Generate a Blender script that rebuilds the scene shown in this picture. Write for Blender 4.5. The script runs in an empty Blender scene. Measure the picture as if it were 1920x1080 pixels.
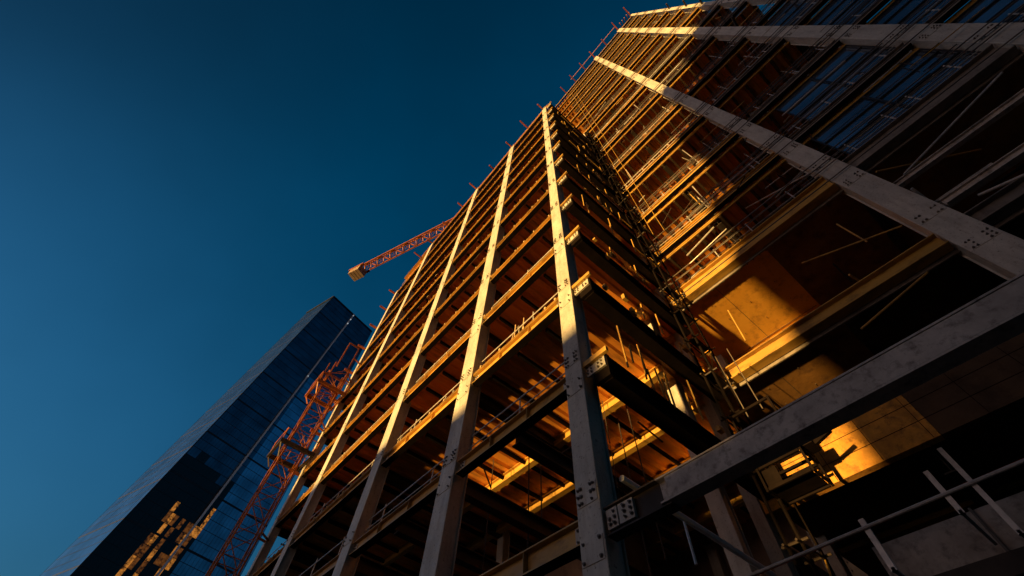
import bpy, math, random
from mathutils import Vector, Matrix
random.seed(7)
scene = bpy.context.scene
C = scene.collection
V = Vector
GZ = -1.6                                   # ground level; the lens is at z = 0
SUN_EL = -8.0                               # sun just under the level of the site, low behind the camera's left
SUN_DIR = V((1.0, -0.06, math.tan(math.radians(-SUN_EL)))).normalized()   # the way the light travels

# ------------------------------------------------------------------ materials
def ramp(nt, fac, stops):
    r = nt.nodes.new('ShaderNodeValToRGB')
    el = r.color_ramp.elements
    el[0].position, el[0].color = stops[0][0], (*stops[0][1], 1)
    el[1].position, el[1].color = stops[-1][0], (*stops[-1][1], 1)
    for p, c in stops[1:-1]:
        e = el.new(p); e.color = (*c, 1)
    nt.links.new(fac, r.inputs[0])
    return r.outputs[0]
def noise(nt, scale, detail=5, rough=.6, stretch=(1, 1, 1), w=0):
    tc = nt.nodes.new('ShaderNodeTexCoord'); mp = nt.nodes.new('ShaderNodeMapping')
    mp.inputs['Scale'].default_value = stretch
    mp.inputs['Location'].default_value = (w, w * 1.7, w * .3)
    n = nt.nodes.new('ShaderNodeTexNoise')
    n.inputs['Scale'].default_value = scale; n.inputs['Detail'].default_value = detail; n.inputs['Roughness'].default_value = rough
    nt.links.new(tc.outputs['Object'], mp.inputs[0]); nt.links.new(mp.outputs[0], n.inputs[0])
    return n.outputs[0]
def mix(nt, fac, a, b, mode='MIX'):
    m = nt.nodes.new('ShaderNodeMix'); m.data_type = 'RGBA'; m.blend_type = mode
    if isinstance(fac, (int, float)): m.inputs[0].default_value = fac
    else: nt.links.new(fac, m.inputs[0])
    for i, x in ((6, a), (7, b)):
        if isinstance(x, tuple): m.inputs[i].default_value = (*x, 1)
        else: nt.links.new(x, m.inputs[i])
    return m.outputs[2]
def mat(name, c1, c2, dirt=(.05, .04, .035), dirt_amt=.5, rough=.6, metal=0.0, scale=1.2, bump=.15, stretch=(1, 1, 1)):
    m = bpy.data.materials.new(name); m.use_nodes = True; nt = m.node_tree
    b = nt.nodes['Principled BSDF']
    base = ramp(nt, noise(nt, scale, 6, .65, stretch), [(.3, c1), (.7, c2)])
    spots = ramp(nt, noise(nt, scale * 3.1, 7, .7, stretch, 5.0), [(.5, (0, 0, 0)), (.72, (dirt_amt,) * 3)])
    col = mix(nt, spots, base, dirt)
    nt.links.new(col, b.inputs['Base Color'])
    rr = ramp(nt, noise(nt, scale * 5, 4, .6, stretch, 9.0), [(.3, (rough - .12,) * 3), (.7, (min(1, rough + .15),) * 3)])
    nt.links.new(rr, b.inputs['Roughness'])
    b.inputs['Metallic'].default_value = metal
    if max(c2) < .13: b.inputs['Specular IOR Level'].default_value = .15
    if bump:
        bp = nt.nodes.new('ShaderNodeBump'); bp.inputs['Strength'].default_value = bump; bp.inputs['Distance'].default_value = .02
        nt.links.new(noise(nt, scale * 9, 5, .6), bp.inputs['Height']); nt.links.new(bp.outputs[0], b.inputs['Normal'])
    return m
M = {}
M['column'] = mat('primed_steel', (.54, .53, .46), (.72, .70, .60), (.20, .12, .07), .6, .5, .0, .9, .15, (1, 1, .35))
def streaked(name, lo, hi, rust):
    m = bpy.data.materials.new(name); m.use_nodes = True; nt = m.node_tree; b = nt.nodes['Principled BSDF']
    base = ramp(nt, noise(nt, 1.4, 8, .7, (1, 1, .5)), [(.28, lo), (.5, tuple((p + q) / 2 for p, q in zip(lo, hi))), (.72, hi)])
    run = ramp(nt, noise(nt, 6, 6, .65, (1, 1, .16), 2.0), [(.50, (0, 0, 0)), (.72, (.42,) * 3)])
    col = mix(nt, run, base, rust)
    chips = ramp(nt, noise(nt, 14, 8, .75, (1, 1, 1), 4.0), [(.57, (0, 0, 0)), (.66, (.85,) * 3)])
    col = mix(nt, chips, col, (.07, .045, .03))
    nt.links.new(col, b.inputs['Base Color'])
    nt.links.new(ramp(nt, noise(nt, 5, 5, .6), [(.3, (.35,) * 3), (.7, (.75,) * 3)]), b.inputs['Roughness'])
    bp = nt.nodes.new('ShaderNodeBump'); bp.inputs['Strength'].default_value = .3; bp.inputs['Distance'].default_value = .015
    nt.links.new(noise(nt, 11, 6, .65), bp.inputs['Height']); nt.links.new(bp.outputs[0], b.inputs['Normal'])
    return m
M['column'] = streaked('streaked_primed_steel', (.33, .31, .27), (.62, .59, .50), (.22, .14, .08))
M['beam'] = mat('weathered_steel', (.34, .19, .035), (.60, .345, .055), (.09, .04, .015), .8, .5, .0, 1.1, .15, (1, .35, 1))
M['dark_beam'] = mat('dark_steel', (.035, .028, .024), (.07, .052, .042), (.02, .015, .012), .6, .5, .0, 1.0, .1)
M['deck'] = mat('floor_decking', (.58, .22, .025), (.95, .38, .04), (.06, .035, .025), .7, .6, .0, .6, .1, (.25, 1, 1))
M['concrete'] = mat('raw_concrete', (.22, .15, .11), (.36, .26, .19), (.10, .06, .04), .75, .85, 0, .55, .35)
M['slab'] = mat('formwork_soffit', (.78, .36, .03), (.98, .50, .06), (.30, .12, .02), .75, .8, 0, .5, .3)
M['bolt'] = mat('bolt_steel', (.06, .05, .042), (.16, .13, .10), rough=.5, bump=0)
M['pipe'] = mat('galvanised_tube', (.42, .40, .37), (.62, .58, .52), (.18, .12, .08), .5, .45, .3, 2.0, 0)
M['timber'] = mat('formwork_timber', (.42, .28, .13), (.60, .43, .22), (.15, .09, .05), .6, .75, 0, 2.0, .1)
M['red'] = mat('red_oxide_paint', (.26, .055, .015), (.42, .10, .025), (.15, .05, .03), .5, .5, 0, 1.5, 0)
M['crane'] = mat('crane_paint', (.22, .055, .004), (.50, .145, .006), (.08, .03, .012), .8, .5, 0, .8, 0)
M['dark_slab'] = mat('stained_dark_soffit', (.05, .032, .02), (.12, .075, .04), (.02, .014, .01), .7, .85, 0, .5, .3)  # slab copy with shade put into its colour, for the dark half
M['soot'] = mat('sooty_metal', (.006, .0045, .004), (.014, .010, .009), (.004, .003, .003), .5, rough=.8, bump=0)  # near black; under the beams it puts shade into the colour
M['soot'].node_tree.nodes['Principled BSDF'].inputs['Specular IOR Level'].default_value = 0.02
M['brown_slab'] = mat('brown_soffit', (.14, .065, .012), (.34, .16, .03), (.05, .02, .01), .8, .85, 0, .6, .3)  # brown slab copy, dimmed by shade painted into its colour
M['asphalt'] = mat('asphalt', (.04, .04, .04), (.065, .062, .06), rough=.9, scale=.4)
M['stone'] = mat('brown_facade_stone', (.20, .17, .14), (.30, .26, .22), rough=.85, scale=.3)
M['render'] = mat('dark_render', (.08, .075, .07), (.14, .13, .12), rough=.85, scale=.2)
def glass(name, base, rough, refl, wave=.02, scale=.15):
    m = bpy.data.materials.new(name); m.use_nodes = True; nt = m.node_tree; b = nt.nodes['Principled BSDF']
    c = ramp(nt, noise(nt, scale, 3, .5), [(.35, tuple(x * .6 for x in base)), (.65, base)])
    nt.links.new(c, b.inputs['Base Color'])
    b.inputs['Metallic'].default_value = refl
    b.inputs['Roughness'].default_value = rough
    bp = nt.nodes.new('ShaderNodeBump'); bp.inputs['Strength'].default_value = wave; bp.inputs['Distance'].default_value = .5
    nt.links.new(noise(nt, scale * 2, 2, .4, w=3), bp.inputs['Height']); nt.links.new(bp.outputs[0], b.inputs['Normal'])
    return m
M['glass'] = glass('curtain_glass', (.28, .44, .60), .08, .9)
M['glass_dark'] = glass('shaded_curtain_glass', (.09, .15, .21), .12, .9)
M['glass_side'] = glass('side_curtain_glass', (.28, .50, .72), .08, .95)
M['mullion'] = mat('mullion_metal', (.035, .035, .04), (.06, .06, .065), rough=.4, metal=.5, bump=0)
M['fin'] = mat('pale_fin_metal', (.75, .72, .70), (.9, .87, .85), rough=.5, metal=0, bump=0)
def emissive(name, c, s):
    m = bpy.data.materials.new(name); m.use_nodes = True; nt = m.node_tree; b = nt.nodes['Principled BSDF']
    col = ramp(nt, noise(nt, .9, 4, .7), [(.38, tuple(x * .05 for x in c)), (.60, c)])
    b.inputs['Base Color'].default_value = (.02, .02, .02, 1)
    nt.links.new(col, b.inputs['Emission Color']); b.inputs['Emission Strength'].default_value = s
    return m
M['lit'] = emissive('lamp_lit_pane', (1.0, .36, .05), .5)  # glowing panes that stand in for a gold reflection
M['lit_white'] = emissive('white_window_lamp', (.8, .9, 1.0), .8)

# ------------------------------------------------------------------ mesh collecting
class MB:
    def __init__(s): s.v = []; s.f = []; s.mi = []
    def quad(s, a, b, c, d, mi=0):
        n = len(s.v); s.v += [tuple(a), tuple(b), tuple(c), tuple(d)]; s.f.append((n, n + 1, n + 2, n + 3)); s.mi.append(mi)
    def hexa(s, p, mi=0):                     # p: 8 corners, bottom ring then top ring
        n = len(s.v); s.v += [tuple(q) for q in p]
        for f in ((3, 2, 1, 0), (4, 5, 6, 7), (0, 1, 5, 4), (1, 2, 6, 5), (2, 3, 7, 6), (3, 0, 4, 7)):
            s.f.append(tuple(n + i for i in f)); s.mi.append(mi)
    def box(s, x0, x1, y0, y1, z0, z1, mi=0):
        s.hexa([(x0, y0, z0), (x1, y0, z0), (x1, y1, z0), (x0, y1, z0), (x0, y0, z1), (x1, y0, z1), (x1, y1, z1), (x0, y1, z1)], mi)
    def bar(s, a, b, w, h=None, up=(0, 0, 1), mi=0):
        a, b = V(a), V(b); h = h or w
        d = (b - a).normalized(); u = V(up)
        if abs(d.dot(u)) > .95: u = V((1, 0, 0))
        r = d.cross(u).normalized() * w / 2; t = r.cross(d).normalized() * h / 2
        s.hexa([a - r - t, a + r - t, b + r - t, b - r - t, a - r + t, a + r + t, b + r + t, b - r + t], mi)
    def tube(s, a, b, r, n=7, mi=0):
        a, b = V(a), V(b); d = (b - a).normalized(); u = V((0, 0, 1)) if abs(d.z) < .9 else V((1, 0, 0))
        p = d.cross(u).normalized(); q = p.cross(d); k = len(s.v)
        for i in range(n):
            t = 2 * math.pi * i / n; o = (p * math.cos(t) + q * math.sin(t)) * r
            s.v += [tuple(a + o), tuple(b + o)]
        for i in range(n):
            j = (i + 1) % n; s.f.append((k + 2 * i, k + 2 * i + 1, k + 2 * j + 1, k + 2 * j)); s.mi.append(mi)
        s.f.append(tuple(k + 2 * i for i in range(n))); s.mi.append(mi)
        s.f.append(tuple(k + 2 * i + 1 for i in reversed(range(n)))); s.mi.append(mi)
    def build(s, name, mats, parent=None, loc=None, smooth=False):
        me = bpy.data.meshes.new(name)
        off = V(loc) if loc is not None else V((0, 0, 0))
        me.from_pydata([tuple(V(p) - off) for p in s.v], [], s.f)
        if not isinstance(mats, (list, tuple)): mats = [mats]
        for m in mats: me.materials.append(m)
        if any(s.mi): me.polygons.foreach_set('material_index', s.mi)
        if smooth:
            for p in me.polygons: p.use_smooth = True
        me.validate(); me.update()
        o = bpy.data.objects.new(name, me); C.objects.link(o)
        if parent is not None:
            o.parent = parent; o.location = off - (V(parent['org']) if 'org' in parent else V((0, 0, 0)))
        else: o.location = off
        return o
def tag(o, label=None, cat=None, group=None, kind=None):
    if label: o['label'] = label
    if cat: o['category'] = cat
    if group: o['group'] = group
    if kind: o['kind'] = kind
    return o
def thing(name, label, cat, loc=(0, 0, 0), group=None):
    o = bpy.data.objects.new(name, None); C.objects.link(o); o.location = loc; o.empty_display_size = .2
    o['org'] = tuple(loc)
    return tag(o, label, cat, group)
def bevel(o, w=.012):
    m = o.modifiers.new('edge', 'BEVEL'); m.width = w; m.segments = 1; m.limit_method = 'ANGLE'
    return o

def ibeam_y(mb, x, y0, y1, z0, z1, fw=.32, tf=.035, tw=.02, under=0):      # web faces -x, runs along y
    mb.box(x - fw / 2, x + fw / 2, y0, y1, z0, z0 + tf)
    mb.mi[-6] = under                                              # slot of the flange underside, near black to paint in its shade
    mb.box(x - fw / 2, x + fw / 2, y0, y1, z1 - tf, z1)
    mb.box(x - tw / 2, x + tw / 2, y0, y1, z0 + tf, z1 - tf)
def ibeam_x(mb, y, x0, x1, z0, z1, fw=.32, tf=.035, tw=.02):
    mb.box(x0, x1, y - fw / 2, y + fw / 2, z0, z0 + tf)
    mb.box(x0, x1, y - fw / 2, y + fw / 2, z1 - tf, z1)
    mb.box(x0, x1, y - tw / 2, y + tw / 2, z0 + tf, z1 - tf)
def bolts_x(mb, x, pts, r=.028, h=.035):                           # heads on a face that looks to -x
    for y, z in pts:
        if random.random() < .06: continue
        y += random.uniform(-.008, .008); z += random.uniform(-.008, .008); q = r * random.uniform(.85, 1.25)
        mb.tube((x, y, z), (x - h * .35, y, z), q * 1.35, 8, 1); mb.tube((x - h * .35, y, z), (x - h * random.uniform(1.1, 1.9), y, z), q * .8, 6, 1)
def bolts_y(mb, y, pts, r=.028, h=.035):                           # heads on a face that looks to -y
    for x, z in pts: mb.tube((x, y, z), (x, y - h, z), r, 6)
def corrugated(mb, x0, x1, y0, y1, z, pitch=.6, depth=.1, th=.14):
    n = int((y1 - y0) / pitch); pitch = (y1 - y0) / n
    prof = []
    for i in range(n):
        y = y0 + i * pitch
        prof += [(y, z + depth), (y + pitch * .38, z + depth), (y + pitch * .5, z), (y + pitch * .88, z)]
    prof.append((y1, z + depth))
    for (ya, za), (yb, zb_) in zip(prof, prof[1:]):
        mb.quad((x0, ya, za), (x0, yb, zb_), (x1, yb, zb_), (x1, ya, za))
        mb.quad((x0, ya, za), (x0, ya, z + depth + th), (x0, yb, z + depth + th), (x0, yb, zb_))
    mb.box(x0 + .002, x1, y0, y1, z + depth + .02, z + depth + th)

# ------------------------------------------------------------------ ground (out of view; slope shaped to let the low sun through)
mb = MB()
xs = [(-2600, -430), (-1200, -200), (-400, -62), (-40, GZ), (3000, GZ)]
for (xa, za), (xb, zb_) in zip(xs, xs[1:]):
    mb.quad((xa, -3000, za), (xb, -3000, zb_), (xb, 3000, zb_), (xa, 3000, za))
tag(mb.build('ground', M['asphalt']), kind='structure')

# ------------------------------------------------------------------ building A: the near corner frame
XA, YC = 6.0, 5.15
LV = [4.2 + 3.95 * k for k in range(13)]                           # undersides of the facade beams
TOPA = LV[12] + .5
COLS = [(5.14, .6), (10.9, .85), (17.9, .85), (28.0, .85), (35.0, .7)]
A = thing('steel_frame_building', 'bare bolted steel building frame glowing gold, its corner column nearest, crane jib showing behind it', 'building under construction', (XA, YC, GZ))
def splice(parent, x, yc, w, z, rows=3, big=False):
    """cover plate with bolt heads on the face of a column; a sub-part of that column"""
    mb = MB(); h = .42
    mb.box(x - .016, x - .001, yc - w * .44, yc + w * .44, z - h / 2, z + h / 2)
    pts = []
    for sy in (-.34, .34):
        for r in range(rows):
            pts.append((yc + w * sy + random.uniform(-.01, .01), z - h * .36 + r * h * .72 / max(1, rows - 1)))
            if big: pts.append((yc + w * sy * .62, z - h * .36 + r * h * .72 / max(1, rows - 1)))
    bolts_x(mb, x - .015, pts, .027)
    mb.build('splice_plate', [M['column'], M['bolt']], parent)
def column(parent, x, y, w, d, z0, z1, m='column', lips=True):
    mb = MB()
    if lips:                                                        # box column with proud flange edges
        mb.box(x, x + .045, y - w / 2, y + w / 2, z0, z1)
        mb.box(x + d - .045, x + d, y - w / 2, y + w / 2, z0, z1)
        mb.box(x + .045, x + d - .045, y - w / 2 + .05, y + w / 2 - .05, z0, z1)
    else: mb.box(x, x + d, y - w / 2, y + w / 2, z0, z1)
    return bevel(mb.build('column', M[m], parent))
for ci, (y, w) in enumerate(COLS):
    c = column(A, XA - .05, y, w, .55, GZ, TOPA - (.0 if ci < 4 else 3.9))
    for k in range(0, 13):
        if ci > 2 and k > 7: break
        splice(c, XA - .05, y, w, LV[k] + .25 + (.55 if ci == 0 else .5), 3, ci < 2)
        if ci < 2 and k < 4: splice(c, XA - .05, y, w, LV[k] - .25, 2, False)
# inner and rear columns
for (x, ys) in ((11.7, [5.32]), (13.6, [10.9, 17.9, 28.0, 35.0]), (21.5, [5.3, 10.9, 17.9, 28.0, 35.0])):
    for y in ys:
        c = column(A, x, y, .5, .45, GZ, TOPA - .6, 'column')
        if y < 6:
            for k in range(0, 6): splice(c, x, y, .5, LV[k] + .9, 2)
# facade beams, bay by bay, each with a deck edge strip above it
edges = [(COLS[i][0] + COLS[i][1] / 2, COLS[i + 1][0] - COLS[i + 1][1] / 2) for i in range(4)]
for k in range(13):
    for i, (y0, y1) in enumerate(edges):
        if k == 12 and i == 3: continue
        mb = MB(); z0 = LV[k]; z1 = z0 + .47
        ibeam_y(mb, XA + .17, y0, y1, z0, z1, .30, .03, .03, 1)
        for q in range(1, 3):                                       # web stiffeners
            yy = y0 + (y1 - y0) * q / 3
            mb.box(XA + .03, XA + .155, yy - .008, yy + .008, z0 + .031, z1 - .031)
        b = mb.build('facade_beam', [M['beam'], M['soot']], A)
        if k < 7:
            mb = MB()
            for ys, s in ((y0, 1), (y1, -1)):
                mb.box(XA + .135, XA + .153, min(ys, ys + s * .26), max(ys, ys + s * .26), z0 + .06, z1 - .06)
            for ys, s in ((y0, 1), (y1, -1)):
                bolts_x(mb, XA + .135, [(ys + s * .09, z0 + .13), (ys + s * .18, z0 + .13), (ys + s * .09, z0 + .24), (ys + s * .18, z0 + .24), (ys + s * .09, z0 + .35), (ys + s * .18, z0 + .35)], .022)
            mb.build('end_plate', [M['column'], M['bolt']], b)
# deck edges: thin upstand running past the columns
for k in range(2, 13):
    mb = MB(); z = LV[k] + .5
    mb.box(XA + .36, XA + .42, 4.72, 35.2, z + .02, z + .24)
    mb.box(XA + .02, XA + .36, 4.9, 35.2, z + .02, z + .05)
    mb.build('deck_edge', M['beam'], A)
# decks: corrugated undersides
for k in range(2, 13):
    mb = MB()
    corrugated(mb, XA + .425, 21.9, 4.75, 35.3, LV[k] + .20, .62, .11, .14)
    mb.build('floor_deck', M['deck'], A)
# beams that hang under the decks
FX = [10.85, 13.3, 16.0, 18.9]
for k in range(1, 13):
    for x in FX:
        if k == 1 and x != 13.0: continue
        mb = MB(); ibeam_y(mb, x, 5.0, 35.1, LV[k] - (.75 if k == 2 and x > 15 else .22 if k < 4 else .08), LV[k] + .195, .28, .03, .03)
        mb.build('floor_beam', M['beam'], A)
for k in range(13):
    for y, w in COLS[1:]:
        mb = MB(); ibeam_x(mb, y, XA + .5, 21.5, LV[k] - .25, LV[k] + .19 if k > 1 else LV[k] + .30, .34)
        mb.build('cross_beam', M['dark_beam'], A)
mb = MB()
for k in range(2, 13):
    y = 6.6
    while y < 35:
        if min(abs(y - c[0]) for c in COLS) > .7: mb.box(XA + .45, 21.8, y - .05, y + .05, LV[k] + .02, LV[k] + .198)
        y += 1.55
tag(mb.build('joists', M['soot'], A), kind='stuff')
# return side: deep beams proud of the corner, with bolted end plates on short outriggers
for k in range(13):
    mb = MB(); z0 = LV[k] - .38; z1 = LV[k] + .42
    if k == 0: continue
    ibeam_x(mb, 4.40, XA + .30, 13.3, z0, z1, .42, .045, .03)
    b = mb.build('return_beam', M['soot'], A)
    mb = MB(); mb.box(XA + .18, XA + .30, 4.16, 4.66, z0 + .02, z1 - .02); mb.build('end_block', M['soot'], b)
    mb = MB()
    mb.box(XA + .12, XA + .18, 4.20, 4.84, LV[k] - .02, LV[k] + .40)
    if k < 9:
        bolts_x(mb, XA + .12, [(4.30 + .12 * i, LV[k] + .07 + .12 * j) for i in (0, 1, 3, 4) for j in range(3)], .025)
    mb.build('end_plate', [M['column'], M['bolt']], b)
    mb = MB(); mb.box(XA + .02, XA + .11, 4.02, 4.84, LV[k] + .30, LV[k] + .47)      # outrigger that stops short beyond the corner
    mb.build('outrigger', M['beam'], A)
for k in range(1, 13):
    mb = MB(); ibeam_x(mb, 5.0, XA + .5, 13.2, LV[k] + .55, LV[k] + .72, .12, .02); mb.build('curb_angle', M['beam'], A)
# stub beams that stick out of the far edge and the roof edge toward the sun
for k in range(4, 12):
    mb = MB(); mb.bar((XA - 1.0, 35.45, LV[k] + .55), (XA + .3, 35.45, LV[k] + .55), .16, .22); mb.build('outrigger', M['red'], A)
for y in (5.3, 8.0, 10.9, 14.4, 17.9, 21, 24.5, 28.0, 31):
    mb = MB(); mb.bar((XA - random.uniform(.7, 1.3), y, TOPA + random.uniform(.3, .8)), (XA + .6, y, TOPA + .55), .14, .2); mb.build('outrigger', M['red'], A)
# roof parapet frame, posts and rails
mb = MB()
for z in (.45, .95): mb.tube((XA + .1, 4.7, TOPA + .2 + z), (XA + .1, 31, TOPA + .2 + z), .03)
y = 4.8
while y < 31: mb.tube((XA + .1, y, TOPA), (XA + .1, y, TOPA + 1.25), .03); y += 2.0
for z in (.45, .95): mb.tube((XA + .2, 4.6, TOPA + .2 + z), (13.2, 4.6, TOPA + .2 + z), .03)
mb.build('roof_rail', M['red'], A)
# guard rails on the floors of the front
for k in range(1, 12):
    for i, (y0, y1) in enumerate(edges):
        mb = MB(); zf = LV[k] + .55; x = XA + .33
        a, b_ = y0 + random.uniform(0, .25), y1 - random.uniform(0, .25)
        if k < 12:
            mb.tube((x, a, zf + .95), (x, b_, zf + .95 + random.uniform(-.05, .05)), .026)
            if (k + i) % 3: mb.tube((x, a, zf + .5), (x, b_, zf + .5), .02)
        n = max(1, int((y1 - y0) / 2.6))
        for j in range(n):
            yy = y0 + (j + .5 + random.uniform(-.2, .2)) * (y1 - y0) / n
            mb.tube((x + .04, yy, zf - .3), (x + .04, yy + random.uniform(-.04, .04), zf + random.uniform(1.0, 1.35)), .028)
        mb.build('guard_rail', M['pipe'], A)
mb = MB()
pass
for z in (5.45, ): mb.tube((6.6, 4.72, z), (12.2, 4.72, z - .05), .075)
mb.tube((8.6, 4.76, LV[0] + .3), (8.6, 4.74, 5.44), .03)
M['pale'] = mat('pale_zinc_tube', (.70, .68, .66), (.88, .86, .84), (.3, .25, .2), .4, .45, .1, 2, 0)
mb.build('guard_rail', M['pale'], A)
rnd = random.Random(11)
for i in range(7):
    x, y = rnd.uniform(7.4, 12.5), rnd.uniform(6.4, 15)
    mb = MB(); mb.tube((x, y, LV[1] - rnd.uniform(1, 3.5)), (x + rnd.uniform(-.15, .15), y, LV[2] + .15), rnd.choice((.015, .02, .025)), 6); mb.build('hanger_rod', M['dark_beam'], A)
for (a, b_) in (((9.4, 8.4, 9.9), (9.4, 9.6, 9.9)), ((8.1, 12.2, 10.5), (9.3, 13.1, 10.4)), ((10.2, 6.2, 10.0), (11.6, 6.3, 10.0))):
    mb = MB(); mb.tube(a, b_, .035, 6); mb.build('hanger_rod', M['dark_beam'], A)
mb = MB()
for k in range(2, 13):
    for i in range(62):
        y = rnd.uniform(5.6, 34.5); x = XA + rnd.uniform(.5, 1.6); z = LV[k] + .46; t = rnd.random()
        if t < .35: mb.tube((x, y, z), (x + rnd.uniform(-.2, .3), y + rnd.uniform(-.3, .3), z + rnd.uniform(.8, 2.2)), .03, 5)
        elif t < .6: mb.box(x, x + rnd.uniform(.2, .6), y, y + rnd.uniform(.2, 1.0), z, z + rnd.uniform(.15, .5))
        elif t < .8: mb.tube((x - .2, y, z + rnd.uniform(.1, .9)), (x - .15, y + rnd.uniform(1, 2.5), z + rnd.uniform(.1, .9)), .028, 5)
        else: mb.box(x - .3, x - .05, y, y + rnd.uniform(.1, .25), LV[k] + .53, LV[k] + rnd.uniform(.62, .9))
    y = 5.6
    while y < 34:                                                   # clips and brackets along the deck edge
        mb.box(XA - .02, XA + .06, y, y + .08, LV[k] + .47, LV[k] + .60); y += rnd.uniform(.5, 1.6)
tag(mb.build('loose_material', M['timber'], A), kind='stuff')
mb = MB()
for k in range(1, 12):                                              # bits hung on the return side
    for i in range(12):
        x = XA + rnd.uniform(.8, 6.8); z = LV[k] + rnd.uniform(-.2, .9); t = rnd.random()
        if t < .5: mb.tube((x, 4.1, z), (x + rnd.uniform(-.1, .1), 4.08, z + rnd.uniform(.6, 1.8)), .03, 5)
        elif t < .8: mb.box(x, x + rnd.uniform(.1, .3), 4.05, 4.18, z, z + rnd.uniform(.1, .3))
        else: mb.tube((x, 4.1, z + .6), (x + rnd.uniform(.8, 2), 4.1, z + .6), .03, 5)
tag(mb.build('loose_brackets', M['beam'], A), kind='stuff')
# stair and lift core
mb = MB(); mb.box(16.2, 18.4, 12.5, 20.5, GZ, TOPA - 4.2); mb.build('core_wall', M['concrete'], A)
mb = MB(); mb.box(22.0, 22.2, 5.0, 24.0, GZ, LV[3]); mb.build('back_wall', M['concrete'], A)
mb = MB(); mb.box(13.9, 24.0, 5.02, 5.2, GZ, 7.2); mb.build('partition_wall', M['dark_beam'], A)
for y in (7.9, 14.4, 22.9):
    mb = MB(); ibeam_x(mb, y, XA + .32, 13.5, LV[1] - .2, LV[1] + .3, .34); mb.build('cross_beam', M['dark_beam'], A)
# the low front beam that runs on past the corner, on its post
M['portal'] = mat('stained_grey_steel', (.33, .28, .235), (.60, .52, .44), (.10, .07, .05), .85, .6, 0, 2.2, .3)
mb = MB(); ibeam_y(mb, XA + .12, -6.5, 3.6, 4.14, 4.58, .30, .03, .05); b = mb.build('portal_beam', M['portal'], A)
mb = MB(); mb.box(XA - .02, XA + .085, -6.5, 3.42, 4.18, 4.54); mb.build('web_cover', M['portal'], b)
mb = MB(); ibeam_y(mb, XA + .14, 3.43, 4.84, 4.10, 4.62, .26, .03, .03); b = mb.build('portal_beam', M['dark_beam'], A)
mb = MB(); mb.box(XA + .03, XA + .10, 4.18, 4.52, 4.2, 4.55); mb.box(XA + .03, XA + .10, 4.55, 4.80, 4.2, 4.55); bolts_x(mb, XA + .03, [(y, z) for y in (4.24, 4.38, 4.62, 4.73) for z in (4.27, 4.375, 4.48)], .026); mb.build('splice_plate', [M['column'], M['bolt']], b)
column(A, XA + .05, -6.3, .5, .4, GZ, 4.1)

# ------------------------------------------------------------------ building B: the taller block on the right
XB = 13.2
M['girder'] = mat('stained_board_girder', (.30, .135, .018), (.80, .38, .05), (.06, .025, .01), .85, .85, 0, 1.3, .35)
M['grey_beam'] = mat('dull_grey_steel', (.13, .11, .09), (.27, .23, .19), (.05, .03, .02), .7, .6, 0, 1.2, .2)  # darker copy of the beam colour for spans in shade
LB = [7.45, 12.25, 17.95, 22.85, 28.1, 34.3, 40.5, 47.7, 54.3, 61.0, 68.0, 75.0, 82.0, 88.6, 95.4, 101.6]
DB = [1.5, .62, .95, .55, .5, .5, .5, .5, .5, .5, .5, .5, .5, .5, .5, .5]
TOPB = 102.6
YB0, YB1 = -14.6, 4.95
BCOL = [(-4.43, .85), (-11.0, .85), (-14.4, .5)]
B = thing('high_rise_frame', 'taller unfinished tower on the right, gold at its left edge, deep shadow toward the right', 'building under construction', (XB, 0, GZ))
for ci, (y, w) in enumerate(BCOL):
    c = column(B, XB, y, w, .75, 2.6 if ci == 0 else GZ, TOPB + .4)
    for k, z in enumerate(LB[:10]):
        splice(c, XB, y, w, z - .55, 3, True)
        if k < 5: splice(c, XB, y, w, z + DB[k] + .7, 2, True)
column(B, XB + .1, 4.95, .4, .5, GZ, LB[9])
for x in (XB + .02, 23.3): column(B, x, 9.5, .5, .5, LB[9], TOPB)
for x, y in ((17.5, 4.9), (23.4, 4.7), (23.4, -4.4), (23.4, -11), (18.5, -14.2), (23.4, -14.2)):
    column(B, x, y, .5, .5, GZ, TOPB - .5)
spans = [(-14.15, -11.43), (-10.57, -4.86), (-4.0, 4.7)]
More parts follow.
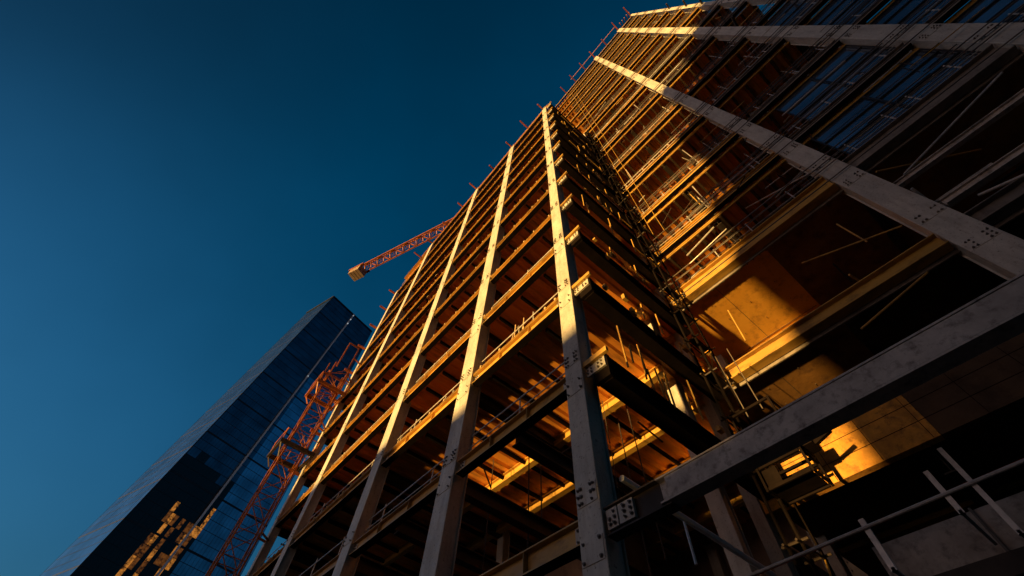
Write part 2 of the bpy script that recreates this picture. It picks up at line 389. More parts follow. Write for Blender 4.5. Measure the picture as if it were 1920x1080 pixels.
for k, z in enumerate(LB):
    ye = 9.6 if k >= 9 else YB1
    for i, (y0, y1) in enumerate(spans):
        if i == 2 and k >= 9: y1 = 9.3
        mb = MB(); x = XB + .42
        if k == 0:
            b = None
            for ya, yb, mm in (((y0, -.1, 'dark_slab'), (-.088, y1, 'girder')) if y1 > 0 else ((y0, y1, 'dark_slab'),)):  # past the sun edge the girder has its shade painted in
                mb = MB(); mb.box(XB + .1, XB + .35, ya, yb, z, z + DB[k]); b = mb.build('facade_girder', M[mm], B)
            mb = MB()
            for zz in (z + .52, z + 1.02): mb.box(XB + .092, XB + .0985, y0 + .05, y1 - .05, zz - .007, zz + .007)
            yy = y0 + .4
            while yy < y1 - .2: mb.box(XB + .090, XB + .0965, yy - .007, yy + .007, z + .02, z + 1.48); yy += 1.22
            mb.build('board_seams', M['soot'], b)
        else:
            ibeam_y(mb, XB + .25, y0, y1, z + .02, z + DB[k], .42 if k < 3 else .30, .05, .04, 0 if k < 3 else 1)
            b = bevel(mb.build('facade_beam', [M['beam' if i == 2 or k > 8 else 'grey_beam'], M['soot']], B), .01)  # unlit spans get the copy with shade in its colour
        if k in (2, 3):
            mb = MB(); yy = y0 + .1
            while yy < y1 - .1:
                mb.tube((XB + .60, yy, z - .055), (XB + .60, yy, z - .1), .03, 5); yy += .32
            mb.build('studs', M['bolt'], b)
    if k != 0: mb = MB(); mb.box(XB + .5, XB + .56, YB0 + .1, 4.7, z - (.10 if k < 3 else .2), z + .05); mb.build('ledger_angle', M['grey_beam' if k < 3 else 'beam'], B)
    mb = MB()
    if k in (1, 2):
        mb.box(XB + .57, 24, -.4, YB1, z + .02, z + .35)
        md = MB(); md.box(XB + .57, 24, YB0, -.415, z + .02, z + .35); md.build('floor_deck', M['brown_slab' if k == 2 else 'dark_slab'], B)  # soffit beyond the sun edge, shade put into the slab colour
        mj = MB()
        for yj in (2.35,): mj.box(XB + .6, 23.9, yj - .008, yj + .008, z + .006, z + .019)
        for xj in (18.3,): mj.box(xj - .008, xj + .008, -.3, 4.9, z + .004, z + .0185)
        for xj in (14.4, 15.6, 17.0, 19.2):
            for yj in (.3, 1.7, 3.0): mj.tube((xj + .1 * yj, yj, z + .019), (xj + .1 * yj, yj, z), .018, 6)
        mj.build('panel_joints', M['bolt'], B)
    elif k == 0: mb.box(XB + .36, 24, YB0, YB1, z + 1.0, z + 1.3)
    else: corrugated(mb, XB + .57, 24, YB0, ye, z + .0, .72, .13, .14)
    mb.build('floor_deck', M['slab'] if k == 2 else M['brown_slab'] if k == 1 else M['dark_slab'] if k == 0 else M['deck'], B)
    mb = MB(); mb.box(XB + .48, XB + .565, YB0, 4.7, z + .36, z + .48 if k > 0 else z + 1.45); mb.build('deck_edge', M['beam'], B)
    if k > 2:
        for x in ((16.0, 18.7, 21.4) if k < 12 else (16.0,)):
            mb = MB(); ibeam_y(mb, x, YB0 + .2, 4.8, z - .42, z - .005, .3, .03, .03); mb.build('floor_beam', M['beam'], B)
    else:
        for x in (17.2,):
            if k == 1: continue
            mb = MB(); ibeam_y(mb, x + 1.6, YB0 + .2, 4.8, z - .42 + (1.4 if k == 0 else 0), z + (.99 if k == 0 else .015), .3, .03, .03); mb.build('floor_beam', M['beam'], B)
    for y in (-11, -4.43, 0.3):
        if k in (1, 2) and y > 0: continue
        mb = MB(); ibeam_x(mb, y, XB + .76, 23.3, z - (.5 if k != 2 else .1), z - .006 if k > 0 else z + .99, .35)
        mb.build('cross_beam', M['dark_beam'], B)
# side return of B at its far end and back wall
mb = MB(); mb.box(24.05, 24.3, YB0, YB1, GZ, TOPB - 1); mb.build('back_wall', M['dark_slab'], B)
# guard rails and scaffold rails along the face of B
for k, z in enumerate(LB[:-1]):
    zf = z + DB[k] + .05
    if 2 <= k < 9:
        for i, (y0, y1) in enumerate(spans):
            mb = MB(); x = XB + .3
            for h, r in ((.5, .022), (1.0, .03)):
                mb.tube((x, y0 + .05, zf + h), (x, y1 - random.uniform(.05, .6), zf + h + random.uniform(-.04, .04)), r)
            n = 2 if y1 - y0 < 4 else 4
            for j in range(n):
                yy = y0 + (j + .5) * (y1 - y0) / n + random.uniform(-.3, .3)
                mb.tube((x, yy, zf - .04), (x, yy, zf + 1.15), .032)
            mb.build('guard_rail', M['pipe'], B)
    if k > 1:
        mb = MB(); x = XB - .12                                    # thin lifeline cables that pass in front of the columns
        for dz, dx in ((.1, 0), (.45, .02), (.9, .0), (-.75, .03), (1.5, .42)): mb.tube((x + dx, -14.6, zf + dz), (x + dx, random.choice((4.6, 4.4, 1.0, -3.2)), zf + dz + random.uniform(-.06, .06)), .030, 5)
        mb.build('lifeline', M['bolt'], B)
# glazing on the shaded half of B
def glazing(y0, y1, z0, z1, nm):
    x = XB + .50
    mb = MB(); mb.quad((x, y0, z0), (x, y0, z1), (x, y1, z1), (x, y1, z0))
    g = mb.build('window', M['glass_b'], B)
    mb = MB()
    for j in range(nm + 1):
        z = z0 + (z1 - z0) * j / nm
        mb.box(x - .07, x - .003, y0, y1, z - .035, z + .035)
    n = 2 if y1 - y0 > 4 else 1
    for j in range(n + 1):
        y = y0 + (y1 - y0) * j / n
        mb.box(x - .09, x - .072, y - .04, y + .04, z0, z1)
    mb.build('frame', M['mullion'], g)
M['glass_b'] = glass('high_rise_glass', (.42, .47, .55), .1, .9, .03, .4)
for k in (2, 3, 4, 5, 6):
    z0, z1 = LB[k] + DB[k] + .25, LB[k + 1] - .35
    if k in (2, 3): glazing(-10.5, -5.0 - (.4 if k == 2 else 1.2), z0 + .2, z1, 3)
    if k < 6: glazing(-14.1, -11.5, z0, z1, 4)
# upper red edge tubes of B
mb = MB()
for y in (-14.3, -11.0, -7.6, -4.4, -1.5, 1.5, 4.5):
    mb.bar((XB - random.uniform(1.2, 2.2), y, TOPB + .6), (XB + .8, y, TOPB + .6), .2, .26)
mb.tube((XB - .9, -11, TOPB + .9), (XB - .9, 2, TOPB + .9), .06)
for y in (-14.3, -13.7, -13.1, -12.5, -11.9): mb.bar((XB - .8, y, TOPB - .4), (XB + .2, y, TOPB + .8), .12)
mb.build('roof_edge_frame', M['red'], B)
for y, z in ((-14.5, 52), (-14.5, 46.5), (-14.5, 41), (-14.5, 37), (-11.6, 44), (-14.5, 60), (-14.5, 66), (-14.5, 74)):
    mb = MB(); mb.bar((XB - .9, y, z), (XB + .5, y + .1, z + .3), .16, .22); mb.build('outrigger', M['dark_beam'], B)
# ribs, loose bracing and hangers under the floors of B
rnd = random.Random(3)
mb = MB()
for k in range(3, 16):
    y = YB0 + .3
    while y < 4.6:
        mb.box(XB + .6, 23.8, y - .07, y + .07, LB[k] - .26, LB[k] - .008); y += rnd.choice((.75, .9, 1.1))
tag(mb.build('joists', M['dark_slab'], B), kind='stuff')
mb = MB()
for k in range(2, 12):
    for i in range(9):
        y = rnd.uniform(-14, 4); x = XB + rnd.uniform(.7, 2.6); z = LB[k] + DB[k] + .1; h = LB[k + 1] - z - .3
        t = rnd.random()
        if t < .45: mb.tube((x, y, z), (x + rnd.uniform(-.1, .1), y + rnd.uniform(-.1, .1), z + h), .035, 5)
        elif t < .8: mb.tube((x, y, z), (x + rnd.uniform(0, 1.5), y + rnd.uniform(-1.8, 1.8), z + h), .03, 5)
        else: mb.tube((x, y, LB[k + 1] - .35), (x + .3, y + rnd.uniform(1, 2.6), LB[k + 1] - .4), .045, 5)
tag(mb.build('loose_bracing', M['pipe'], B), kind='stuff')

for a, b_, r, m in (((13.0, -5.2, 15.6), (13.1, -9.4, 17.0), .04, 'pipe'), ((13.1, -4.9, 14.9), (14.6, -5.1, 14.3), .05, 'pipe'), ((13.2, -5.0, 16.9), (15.5, -8.0, 17.2), .035, 'beam'),
                    ((13.0, -3.7, 13.6), (13.0, -.9, 14.9), .03, 'beam'), ((13.1, -1.6, 13.2), (14.9, -2.0, 13.0), .04, 'beam'), ((13.3, -2.8, 14.2), (13.3, -2.75, 15.9), .03, 'beam'),
                    ((13.0, -5.4, 12.9), (13.0, -8.2, 12.0), .045, 'pipe'), ((12.9, -2.9, 11.4), (12.9, -.6, 10.9), .035, 'beam'), ((13.0, -3.9, 19.3), (14.4, -1.2, 22.6), .03, 'pipe')):
    mb = MB(); mb.tube(a, b_, r, 7); mb.build('brace', M[m], B)
rnd = random.Random(21)
for i in range(120):
    k = rnd.choice((1, 2, 2, 2, 3, 3, 3, 4, 4, 5, 6, 7, 8)); z = LB[k] + DB[k] + rnd.uniform(.2, 3.6); y = rnd.uniform(-13, 3.2); x = XB + rnd.uniform(-.2, 1.2); t = rnd.random()
    mb = MB()
    if t < .5: mb.tube((x, y, z), (x, y - rnd.uniform(1, 4), z + rnd.uniform(-.1, .1)), rnd.choice((.025, .035, .05)), 6)
    elif t < .8: mb.tube((x, y, z), (x + rnd.uniform(-.1, .3), y + rnd.uniform(-.2, .2), z + rnd.uniform(.8, 2.2)), .03, 6)
    else: mb.tube((x, y, z), (x + .1, y - rnd.uniform(.8, 2.5), z + rnd.uniform(-1.3, 1.3)), .03, 6)
    mb.build('scaffold_tube', M[rnd.choice(('pipe', 'beam', 'dark_beam', 'soot', 'grey_beam'))], B)
for z0, x0 in ((13.55, 13.3), (14.6, 14.4), (16.0, 13.7)):
    mb = MB(); ibeam_y(mb, x0, -14.1, -4.95, z0, z0 + .3, .2, .03, .03); mb.build('shelf_beam', M['portal'], B)
# ------------------------------------------------------------------ scaffold in the inner corner
S = thing('scaffold_tower', 'dark tube scaffold climbing the inner corner between the two frames', 'scaffold', (12.7, 3.6, GZ))
xs_, ys_ = (12.0, 13.05), (3.75, 4.1)
for x in xs_:
    for y in ys_:
        mb = MB(); mb.tube((x, y, GZ), (x, y, 55), .045, 6); mb.build('standard', M['soot'], S)
for j in range(28):
    z = GZ + 1.4 + 2 * j
    mb = MB()
    for y in ys_: mb.tube((xs_[0] - .25, y, z), (xs_[1] + .1, y, z + .01), .035, 6)
    for x in xs_: mb.tube((x, ys_[0] - .2, z + .06), (x, ys_[1] + .15, z + .06), .035, 6)
    mb.build('ledger', M['dark_beam' if j % 3 == 0 else 'soot'], S)
    mb = MB(); mb.box(xs_[0] + .05, xs_[1] - .05, ys_[0] + .04, ys_[1] - .04, z + .10, z + .14); mb.build('plank', M['soot'], S)
    if j % 2 == 0:
        mb = MB(); mb.tube((xs_[0], ys_[0], z), (xs_[1], ys_[0], z + 2), .03, 6); mb.build('brace', M['beam'], S)
for x, y in ((12.6, 3.3), (12.9, 2.7)):
    mb = MB(); mb.tube((x, y, 24), (x + .05, y, 90), .016, 5); mb.build('rope', M['beam'], S)

HC = thing('hoist_cage', 'small dark open hoist cage hanging by the scaffold under the big low beam', 'hoist cage', (12.0, 3.1, 6.2))  # added to throw slotted shadow on the girder behind
mb = MB()
for x in (11.5, 12.4):
    for y in (2.5, 3.75): mb.box(x - .03, x + .03, y - .03, y + .03, 6.9, 9.4)
for z in (6.95, 7.55, 7.75, 8.5, 9.35):
    for x in (11.5, 12.4): mb.box(x - .03, x + .03, 2.55, 3.7, z - .04, z + .04)
    for y in (2.5, 3.75): mb.box(11.55, 12.35, y - .03, y + .03, z - .035, z + .035)
mb.build('cage_frame', M['soot'], HC)
mb = MB(); mb.box(11.56, 11.58, 2.56, 2.9, 7.6, 8.7); mb.box(11.56, 11.58, 3.3, 3.7, 7.0, 7.5); mb.box(11.56, 12.3, 2.56, 3.7, 6.95, 6.98); mb.build('panel', M['soot'], HC)
mb = MB(); mb.box(11.7, 12.2, 2.2, 2.45, 7.7, 8.1); mb.bar((11.9, 1.7, 7.9), (11.9, 2.2, 7.75), .12); mb.build('motor', M['soot'], HC)
for y in (2.9, 3.4):
    mb = MB(); mb.tube((11.95, y, 9.4), (11.95, y, 12.3), .02, 5); mb.build('cable', M['bolt'], HC)

# ------------------------------------------------------------------ props and clutter on the floors
def post_mesh():
    mb = MB(); mb.tube((0, 0, 0), (0, 0, 1.9), .035, 6); mb.tube((0, 0, 1.9), (0, 0, 3.3), .026, 6)
    mb.box(-.09, .09, -.09, .09, 0, .012); mb.box(-.09, .09, -.09, .09, 3.3, 3.315)
    return mb
first = None; cnt = 0
for k in range(2, 11):
    for i in range(7):
        y = random.uniform(6, 34); x = XA + random.uniform(1.0, 2.4)
        if min(abs(y - c[0]) for c in COLS) < .7: y += 1.6
        loc = (x, y, LV[k] + .455)
        if first is None:
            first = post_mesh().build('shoring_post', M['pipe']); first.location = loc
            o = first
        else:
            o = first.copy(); C.objects.link(o); o.location = loc
        tag(o, 'thin steel shoring post standing near the open edge of a floor', 'shoring post', 'shoring posts on the open floors')
def bundle(n):
    mb = MB()
    for a in range(n):
        for b in range(3):
            mb.box(-.45 + a * .23, -.45 + a * .23 + .2, -1.2 + random.uniform(0, .1), 1.2 - random.uniform(0, .25), .09 + b * .16, .09 + b * .16 + .14)
    mb.box(-.45, .5, -.8, -.7, 0, .085); mb.box(-.45, .5, .7, .8, 0, .085)
    return mb
protos = [bundle(3), bundle(4)]
pm = []
n = 0
for k in (2, 3, 4, 5, 6, 7, 8, 9):
    for y in ([7.6, 13.2, 20.3, 22.8, 25.1, 30.5, 33] if k < 6 else [8.3, 14.5, 23.0, 31.0]):
        j = n % 2; n += 1
        loc = (XA + .95 + random.uniform(0, .3), y + random.uniform(-.5, .5), LV[k] + .455)
        if len(pm) < 2:
            o = protos[j].build('timber_bundle', M['timber']); pm.append(o)
        else:
            o = pm[j].copy(); C.objects.link(o)
        o.location = loc; o.rotation_euler.z = random.uniform(-.25, .25)
        tag(o, 'bundle of formwork timber lying near the open edge of a floor', 'timber bundle', 'timber bundles on the open floors')

RS = thing('rear_scaffold', 'black tube scaffold standing against the blue sky behind the low open bays', 'scaffold', (12, 37, GZ))
rnd = random.Random(5)
for i in range(8):
    x = 8.0 + i * 1.9
    for y in (36.2, 37.4):
        mb = MB(); mb.tube((x, y, GZ), (x, y, 26), .07, 6); mb.build('standard', M['soot'], RS)
for j in range(13):
    z = .4 + 2 * j
    mb = MB()
    for y in (36.2, 37.4): mb.tube((7.5, y, z), (21.8, y, z), .06, 6)
    mb.build('ledger', M['soot'], RS)
    mb = MB(); x0 = 8 + rnd.uniform(0, 5); mb.box(x0, x0 + rnd.uniform(3, 8), 36.3, 37.3, z + .08, z + .16); mb.build('plank', M['soot'], RS)
    for i in range(2):
        x0 = 8 + 1.9 * rnd.randrange(7); mb = MB(); mb.tube((x0, 36.1, z), (x0 + 1.9, 36.1, z + 2), .05, 6); mb.build('brace', M['soot'], RS)

# ------------------------------------------------------------------ near walkway at the lower right
W = thing('site_walkway', 'raised site walkway with tube rails and stained concrete edge panel under the low beam', 'walkway', (8.2, 0, GZ))
mb = MB(); mb.box(8.3, 8.5, -6, 1.7, 3.02, 3.62); M['pale_concrete'] = mat('stained_pale_concrete', (.26, .20, .15), (.62, .52, .42), (.08, .06, .05), .8, .9, 0, 1.6, .4)
mb.build('edge_panel', M['pale_concrete'], W)
mb = MB(); mb.box(8.25, 8.295, .33, .36, 3.0, 3.64); mb.box(8.25, 8.295, -1.4, -1.37, 3.0, 3.64); mb.build('joint_strip', M['bolt'], W)
mb = MB(); mb.box(8.0, 8.29, -6, 4.2, 2.75, 2.98); mb.build('edge_beam', M['dark_beam'], W)
mb = MB(); mb.box(8.52, 12.8, -6, 4.2, 2.8, 2.98); mb.build('platform', M['concrete'], W)
for y in (3.9, -5.6):
    for x in (8.3, 12.4):
        mb = MB(); mb.box(x, x + .3, y - .15, y + .15, GZ, 2.74); mb.build('leg', M['dark_beam'], W)
mb = MB(); mb.tube((7.0, 3.2, 3.25), (7.0, -3.0, 3.36), .022, 8); mb.build('rail', M['pipe'], W)
mb = MB(); mb.tube((9.2, 4.4, 4.25), (9.2, -4.5, 4.45), .03, 8); mb.build('rail', M['red'], W)
for y, z0, z1, r in ((.08, 2.82, 3.80, .028), (.38, 3.17, 3.62, .03), (1.36, 2.87, 3.40, .035)):
    mb = MB(); mb.box(7.02, 7.02 + 1.6 * r, y - r, y + r, z0 - .1, z1); mb.box(7.02, 8.0, y - r * .6, y + r * .6, z0 - .1, z0 - .06)
    mb.build('rail_post', M['pipe'], W)

# ------------------------------------------------------------------ lattice work
def lattice(mb, a, b, w, seg, chord, web, up=(0, 0, 1), tri=False):
    a, b = V(a), V(b); d = (b - a); L = d.length; d.normalize(); u = V(up)
    if abs(d.dot(u)) > .95: u = V((1, 0, 0))
    r = d.cross(u).normalized(); t = r.cross(d).normalized()
    cs = [r * w / 2, -r * w / 2, t * w * .95] if tri else [(r + t) * w / 2, (r - t) * w / 2, (-r - t) * w / 2, (-r + t) * w / 2]
    for c in cs: mb.bar(a + c, b + c, chord)
    n = max(1, int(L / seg))
    for i in range(n):
        p, q = a + d * (L * i / n), a + d * (L * (i + 1) / n)
        for j in range(len(cs)):
            c0, c1 = cs[j], cs[(j + 1) % len(cs)]
            mb.bar(p + c0, p + c1, web)
            if (i + j) % 2: mb.bar(p + c0, q + c1, web)
            else: mb.bar(p + c1, q + c0, web)
mx, my = 4.5, 34.6
H = thing('hoist_mast', 'orange red lattice mast with two collars standing at the far end of the gold frame', 'lattice mast', (mx, my, GZ))
mb = MB(); lattice(mb, (mx, my, GZ), (mx, my, 31.2), 1.5, 1.6, .12, .055); mb.build('mast_lattice', M['crane'], H)
for z in (21.0, 27.6):
    mb = MB()
    for s in (-1, 1):
        mb.box(mx - 1.45, mx + 1.45, my + s * 1.3 - .09, my + s * 1.3 + .09, z, z + .34)
        mb.box(mx + s * 1.35 - .09, mx + s * 1.35 + .09, my - 1.2, my + 1.2, z + .03, z + .30)
    for s in (-1, 1):
        for t in (-1, 1): mb.bar((mx + s * .9, my + t * .9, z - .9), (mx + s * 1.35, my + t * 1.3, z + .1), .09)
    c = mb.build('collar', M['dark_beam' if z < 25 else 'crane'], H)
    mb = MB()
    for s in (-1, 1):
        mb.tube((mx - 1.4, my + s * 1.35, z + 1.3), (mx + 1.4, my + s * 1.35, z + 1.3), .035)
        mb.tube((mx + s * 1.4, my - 1.35, z + 1.3), (mx + s * 1.4, my + 1.35, z + 1.3), .035)
        for t in (-1, 0, 1): mb.tube((mx + t * 1.38, my + s * 1.35, z + .3), (mx + t * 1.38, my + s * 1.35, z + 1.35), .035)
    mb.build('rail', M['crane'], c)
mb = MB()
lattice(mb, (mx - .2, my, 27.8), (mx - .2, my, 30.4), 2.1, 1.1, .1, .06)
for s in (-1, 1): mb.bar((mx + s * .55, my - .9, 30.6), (mx + s * .55, my - .9, 34.2), .12)
mb.bar((mx - .55, my - .9, 34.2), (mx + .55, my - .9, 34.2), .12); mb.bar((mx + .55, my - .9, 32.6), (mx + 1.6, my - .6, 32.6), .11)
mb.build('climbing_frame', M['crane'], H)
for z in (15, 24.5, 30.5):
    mb = MB(); mb.bar((mx + .8, my, z), (XA + .1, my + .2, z), .12); mb.bar((mx + .8, my - .8, z), (XA + .1, my + .1, z + .1), .1); mb.build('wall_tie', M['crane'], H)

tip, root = V((.2, 60.3, 80)), V((12.6, 28.8, 80))
K = thing('tower_crane', 'orange lattice crane jib reaching out into the blue sky from behind the frame', 'tower crane', (root.x, root.y, TOPA + .9))
dj = (root - tip).normalized()
mb = MB(); lattice(mb, tip + dj * 2.2, root, 1.7, 1.7, .24, .11, tri=True); mb.build('jib', M['crane'], K)
mb = MB(); lattice(mb, (root.x, root.y, TOPA + .7), (root.x, root.y, 82), 1.8, 1.8, .2, .1); mb.build('mast', M['crane'], K)
mb = MB(); lattice(mb, root, root + dj * 7, 1.4, 1.5, .2, .1); mb.build('counter_jib', M['crane'], K)
mb = MB()
sd = dj.cross(V((0, 0, 1))).normalized()
for i in range(4):
    c = tip + dj * (.2 + .72 * i) + V((0, 0, -.9))
    mb.bar(c - sd * 1.1, c + sd * 1.1, .6, 2.0)
mb.build('counterweight', M['concrete'], K)
mb = MB(); mb.bar(tip - dj * .6 + sd * 1.1, tip + dj * 3.4 + sd * 1.1, .25, .3); mb.bar(tip - dj * .6 - sd * 1.1, tip + dj * 3.4 - sd * 1.1, .25, .3)
mb.bar(tip - dj * .6 + sd * 1.2, tip - dj * .6 - sd * 1.2, .25, .3)
mb.build('end_frame', M['crane'], K)
mb = MB(); cc = root + V((-.2, -1.8, -1.2)); mb.box(cc.x - .8, cc.x + .8, cc.y - .8, cc.y + .8, cc.z - 1, cc.z + 1); mb.build('cab', M['crane'], K)

# ------------------------------------------------------------------ glass office tower
T = thing('glass_office_tower', 'dark blue glass office tower with a pale vertical fin standing beyond the crane mast', 'office tower', (0, 205, GZ))
ZT = 231.6
P_t = [V((-1.2, 200, ZT)), V((33.2, 208.6, ZT)), V((26, 236, ZT)), V((-9.0, 225, ZT))]
P_b = [V((-17.6, 196, GZ)), V((33.4, 208.6, GZ)), V((26, 238, GZ)), V((-28, 225, GZ))]
def bil(i, j, u, w):                       # point on face i->j; u along, w up
    return (P_b[i].lerp(P_b[j], u)).lerp(P_t[i].lerp(P_t[j], u), w)
NF = 60
M['lit_dim'] = emissive('dim_lit_pane', (.8, .26, .04), .16)  # weaker glow for the same painted gold reflection
def face(i, j, nu, sel, name, mats, pr):
    mb = MB(); nrm = (P_t[j] - P_t[i]).cross(V((0, 0, 1))).normalized()
    for a in range(nu):
        for b in range(NF):
            e = .0
            q = [bil(i, j, (a + e) / nu, b / NF), bil(i, j, (a + 1 - e) / nu, b / NF), bil(i, j, (a + 1 - e) / nu, (b + 1) / NF), bil(i, j, (a + e) / nu, (b + 1) / NF)]
            t = [nrm * random.uniform(-.006, .006) for _ in range(4)]
            mb.quad(*[p + tt for p, tt in zip(q, t)], mi=sel(a, b))
    wall = mb.build(name, mats, T)
    mb = MB()
    for b in range(1, NF):
        for s in ([0, 1],):
            p, q = bil(i, j, 0, b / NF) + nrm * pr, bil(i, j, 1, b / NF) + nrm * pr
            mb.bar(p, q, .04, (.16 if b % 5 else .75) if pr > .03 else (.5 if b % 4 == 0 else .10))
    for a in range(0, nu + 1):
        mb.bar(bil(i, j, a / nu, 0) + nrm * (pr + .012), bil(i, j, a / nu, 1) + nrm * (pr + .012), .05 if a % 3 else .12, .04)
    mb.build('mullions', M['mullion'], wall)
    return wall
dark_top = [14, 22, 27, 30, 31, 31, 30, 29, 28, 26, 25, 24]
def sel_front(a, b):                       # 33 bays; black panes paint in the mirrored dark neighbour, glowing ones its gold reflection
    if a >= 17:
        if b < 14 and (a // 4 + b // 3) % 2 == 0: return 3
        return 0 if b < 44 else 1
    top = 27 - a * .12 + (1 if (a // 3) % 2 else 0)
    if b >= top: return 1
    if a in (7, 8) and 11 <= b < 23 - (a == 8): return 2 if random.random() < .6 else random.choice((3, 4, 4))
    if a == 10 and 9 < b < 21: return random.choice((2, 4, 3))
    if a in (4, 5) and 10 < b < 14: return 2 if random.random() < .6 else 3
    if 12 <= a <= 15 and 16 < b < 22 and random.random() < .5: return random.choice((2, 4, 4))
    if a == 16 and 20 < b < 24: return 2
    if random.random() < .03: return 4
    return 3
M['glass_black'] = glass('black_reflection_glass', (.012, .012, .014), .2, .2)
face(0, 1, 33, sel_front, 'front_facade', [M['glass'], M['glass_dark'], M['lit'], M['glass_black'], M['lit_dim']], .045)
face(3, 0, 14, lambda a, b: 0, 'side_facade', [M['glass_side']], .024)
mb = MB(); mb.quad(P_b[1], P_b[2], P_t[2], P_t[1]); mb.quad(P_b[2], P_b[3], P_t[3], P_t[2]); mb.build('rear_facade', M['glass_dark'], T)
mb = MB(); mb.quad(*[p + V((0, 0, -.02)) for p in P_t]); mb.build('roof', M['mullion'], T)
nrm = (P_t[1] - P_t[0]).cross(V((0, 0, 1))).normalized()
mb = MB(); mb.bar(V((3.6, 201.2, GZ)) + nrm * 1.1, V((16.3, 204.4, ZT)) + nrm * .5, 1.0, .8); mb.build('fin', M['fin'], T)
mb = MB()
mb.bar(P_b[0] + nrm * .3, P_t[0] + nrm * .2, .45)
mb.bar(P_t[0], P_t[3], .8, .9); mb.bar(P_t[0], P_t[1], .8, .9)
mb.build('corner_trim', M['mullion'], T)
mb = MB()
for w in (.02, .06, .10, .55):
    p = V((3.6, 201.2, GZ)).lerp(V((16.3, 204.4, ZT)), 1 - w * .5) + nrm * 1.3
    mb.box(p.x - .3, p.x + .3, p.y - .3, p.y, p.z - .3, p.z + .3)
mb.build('beacon', M['lit_white'], T)

# ------------------------------------------------------------------ street across the site (behind the camera), it shades the foot of the frames
def block(name, label, x0, x1, y0, y1, h, m):
    t = thing(name, label, 'building', ((x0 + x1) / 2, (y0 + y1) / 2, GZ), 'street houses across the road')
    mb = MB(); mb.box(x0, x1, y0, y1, GZ, h); mb.build('wall', M[m], t)
    mb = MB(); mb.box(x0 - .2, x1 + .2, y0 - .02, y1 + .02, h + .003, h + .3); mb.build('cornice', M['stone'], t)
    for i in range(int((y1 - y0) / 3)):
        for z in range(int((h - GZ) / 3.3)):
            y = y0 + 1 + i * 3
            mb = MB(); mb.box(x1 + .002, x1 + .06, y, y + 1.3, GZ + 1 + z * 3.3, GZ + 2.8 + z * 3.3); mb.build('window', M['glass_dark'], t)
    return t
def front_to_occ(y, z, x=6.0, xo=-46.0):
    k = (xo - x) / SUN_DIR.x
    return y + SUN_DIR.y * k, z + SUN_DIR.z * k
steps = [(4.2, 9.8, 10.2), (9.8, 16.3, 10.9), (16.3, 22.0, 13.3), (22.0, 31.0, 16.0), (31.0, 60.0, 18.8)]
for (ya, yb, z) in steps:
    y0, zz = front_to_occ(ya, z); y1, _ = front_to_occ(yb, z)
    block('street_house', 'low flat street house across the road from the site', -46, -36, y0 + .02, y1 - .02, zz - .3, 'stone')
ST = thing('stepped_tower', 'dark stepped tower across the street that shades the right frame', 'building', (-40, -20, GZ))
prof = [(1.15, 5), (1.15, 12), (.7, 12), (.7, 19), (-.3, 19), (-.3, 27), (-2.0, 27), (-2.0, 36), (-4.2, 36), (-4.2, 47), (-8, 47), (-8, 54), (-12, 54), (-12, 60), (-70, 60)]
pts = []
for y, z in prof: pts.append(front_to_occ(y, z, 13.2))
ys = sorted(set(round(p[0], 3) for p in pts))
for a in range(0, len(pts) - 1):
    (ya, za), (yb, zb_) = pts[a], pts[a + 1]
    if abs(za - zb_) < 1e-6:
        mb = MB(); mb.box(-46, -38, yb + .001, ya, GZ, za); mb.build('wall', M['render'], ST)
mb = MB(); mb.box(-37.999, -37.98, -60, -20, 0, 40); mb.build('window', M['glass_dark'], ST)

# ------------------------------------------------------------------ camera
zc = None
def unit(px, py):
    return V((px - 960, -(py - 540), -791.407)).normalized()
zc = unit(1003, 55); yc = unit(-240, 1725); xc = yc.cross(zc).normalized(); yc = zc.cross(xc).normalized()
cam = bpy.data.cameras.new('camera'); cam.sensor_width = 36; cam.lens = 791.407 / 1920 * 36
cam.clip_start = .05; cam.clip_end = 8000
co = bpy.data.objects.new('camera', cam); C.objects.link(co)
co.matrix_world = Matrix((xc, yc, zc)).to_4x4()
scene.camera = co

# ------------------------------------------------------------------ light
GLOW = (.120, .078, .068)
w = bpy.data.worlds.new('World'); scene.world = w; w.use_nodes = True
nt = w.node_tree; bg = nt.nodes['Background']
sky = nt.nodes.new('ShaderNodeTexSky'); sky.sky_type = 'NISHITA'; sky.sun_disc = False
sky.sun_elevation = math.radians(-4.0)
sky.sun_rotation = math.atan2(-SUN_DIR.x, -SUN_DIR.y)
sky.altitude = 100; sky.air_density = 1.0; sky.dust_density = .6; sky.ozone_density = 2.0
sep = nt.nodes.new('ShaderNodeSeparateColor'); comb = nt.nodes.new('ShaderNodeCombineColor')
nt.links.new(sky.outputs[0], sep.inputs[0])
for ch, (g, o) in enumerate(((.42, -.0017), (1.1, 0.0), (1.0, 0.0))):      # colour balance of the dusk sky
    ma = nt.nodes.new('ShaderNodeMath'); ma.operation = 'MULTIPLY_ADD'; ma.inputs[1].default_value = g; ma.inputs[2].default_value = o
    mx_ = nt.nodes.new('ShaderNodeMath'); mx_.operation = 'MAXIMUM'; mx_.inputs[1].default_value = .0
    nt.links.new(sep.outputs[ch], ma.inputs[0]); nt.links.new(ma.outputs[0], mx_.inputs[0]); nt.links.new(mx_.outputs[0], comb.inputs[ch])
tc = nt.nodes.new('ShaderNodeTexCoord'); dp = nt.nodes.new('ShaderNodeVectorMath'); dp.operation = 'DOT_PRODUCT'
dp.inputs[1].default_value = V((-.8, .05, -.6)).normalized()
mr = nt.nodes.new('ShaderNodeMapRange'); mr.interpolation_type = 'SMOOTHSTEP'; mr.inputs[1].default_value = .30; mr.inputs[2].default_value = .66
nt.links.new(tc.outputs['Generated'], dp.inputs[0]); nt.links.new(dp.outputs['Value'], mr.inputs[0])
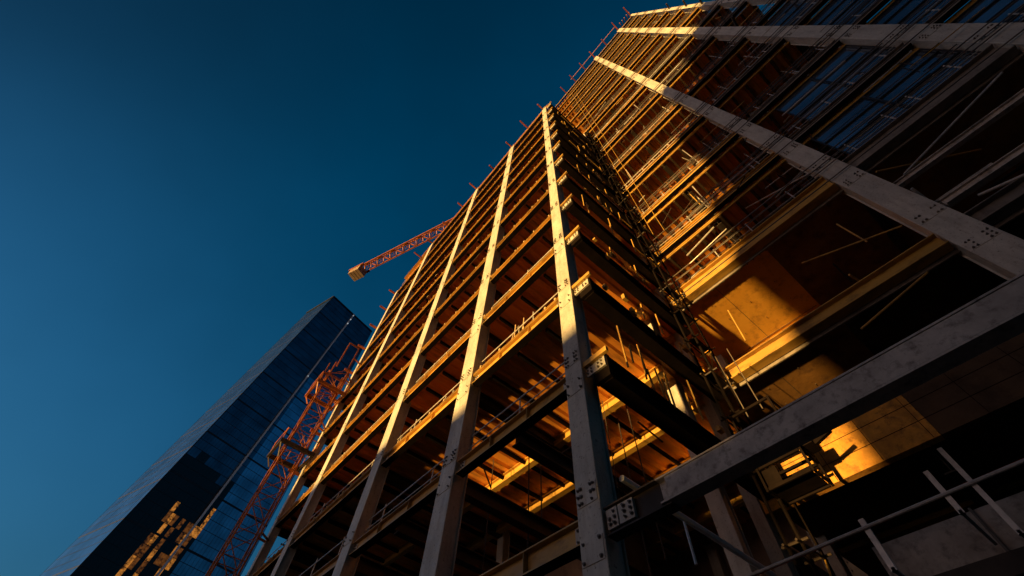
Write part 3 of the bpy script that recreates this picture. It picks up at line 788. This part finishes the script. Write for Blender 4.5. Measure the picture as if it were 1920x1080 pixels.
d2 = nt.nodes.new('ShaderNodeVectorMath'); d2.operation = 'DOT_PRODUCT'; d2.inputs[1].default_value = V((-.8, -.4, .45)).normalized()
m2 = nt.nodes.new('ShaderNodeMapRange'); m2.interpolation_type = 'SMOOTHSTEP'
for i, x in ((1, .18), (2, .80), (3, 1.0), (4, .27)): m2.inputs[i].default_value = x
nt.links.new(tc.outputs['Generated'], d2.inputs[0]); nt.links.new(d2.outputs['Value'], m2.inputs[0])
dim = nt.nodes.new('ShaderNodeVectorMath'); dim.operation = 'SCALE'                # high sky dimmed overhead and behind, also cutting its blue fill
hz = nt.nodes.new('ShaderNodeTexNoise'); hz.inputs['Scale'].default_value = 1.6; hz.inputs['Detail'].default_value = 4
nt.links.new(tc.outputs['Generated'], hz.inputs[0])
hr = nt.nodes.new('ShaderNodeMapRange'); hr.inputs[1].default_value = .3; hr.inputs[2].default_value = .7; hr.inputs[3].default_value = .84; hr.inputs[4].default_value = 1.14
nt.links.new(hz.outputs[0], hr.inputs[0])
hm = nt.nodes.new('ShaderNodeMath'); hm.operation = 'MULTIPLY'; nt.links.new(hr.outputs[0], hm.inputs[0]); nt.links.new(m2.outputs[0], hm.inputs[1])
nt.links.new(comb.outputs[0], dim.inputs[0]); nt.links.new(hm.outputs[0], dim.inputs['Scale'])
glow = mix(nt, mr.outputs[0], dim.outputs[0], GLOW)                  # warm fill added to the unseen sunset side of the sky
nt.links.new(glow, bg.inputs[0]); bg.inputs[1].default_value = 7.0
sun = bpy.data.lights.new('sun', 'SUN'); sun.energy = 11.0; sun.color = (1.0, .58, .165); sun.angle = math.radians(.9)
so = bpy.data.objects.new('sun', sun); C.objects.link(so)
so.rotation_mode = 'QUATERNION'; so.rotation_quaternion = SUN_DIR.to_track_quat('-Z', 'Y')
scene.view_settings.view_transform = 'Standard'; scene.view_settings.look = 'None'; scene.view_settings.exposure = 0
scene.render.engine = 'CYCLES'
scene.cycles.max_bounces = 6; scene.cycles.diffuse_bounces = 3; scene.cycles.use_denoising = True
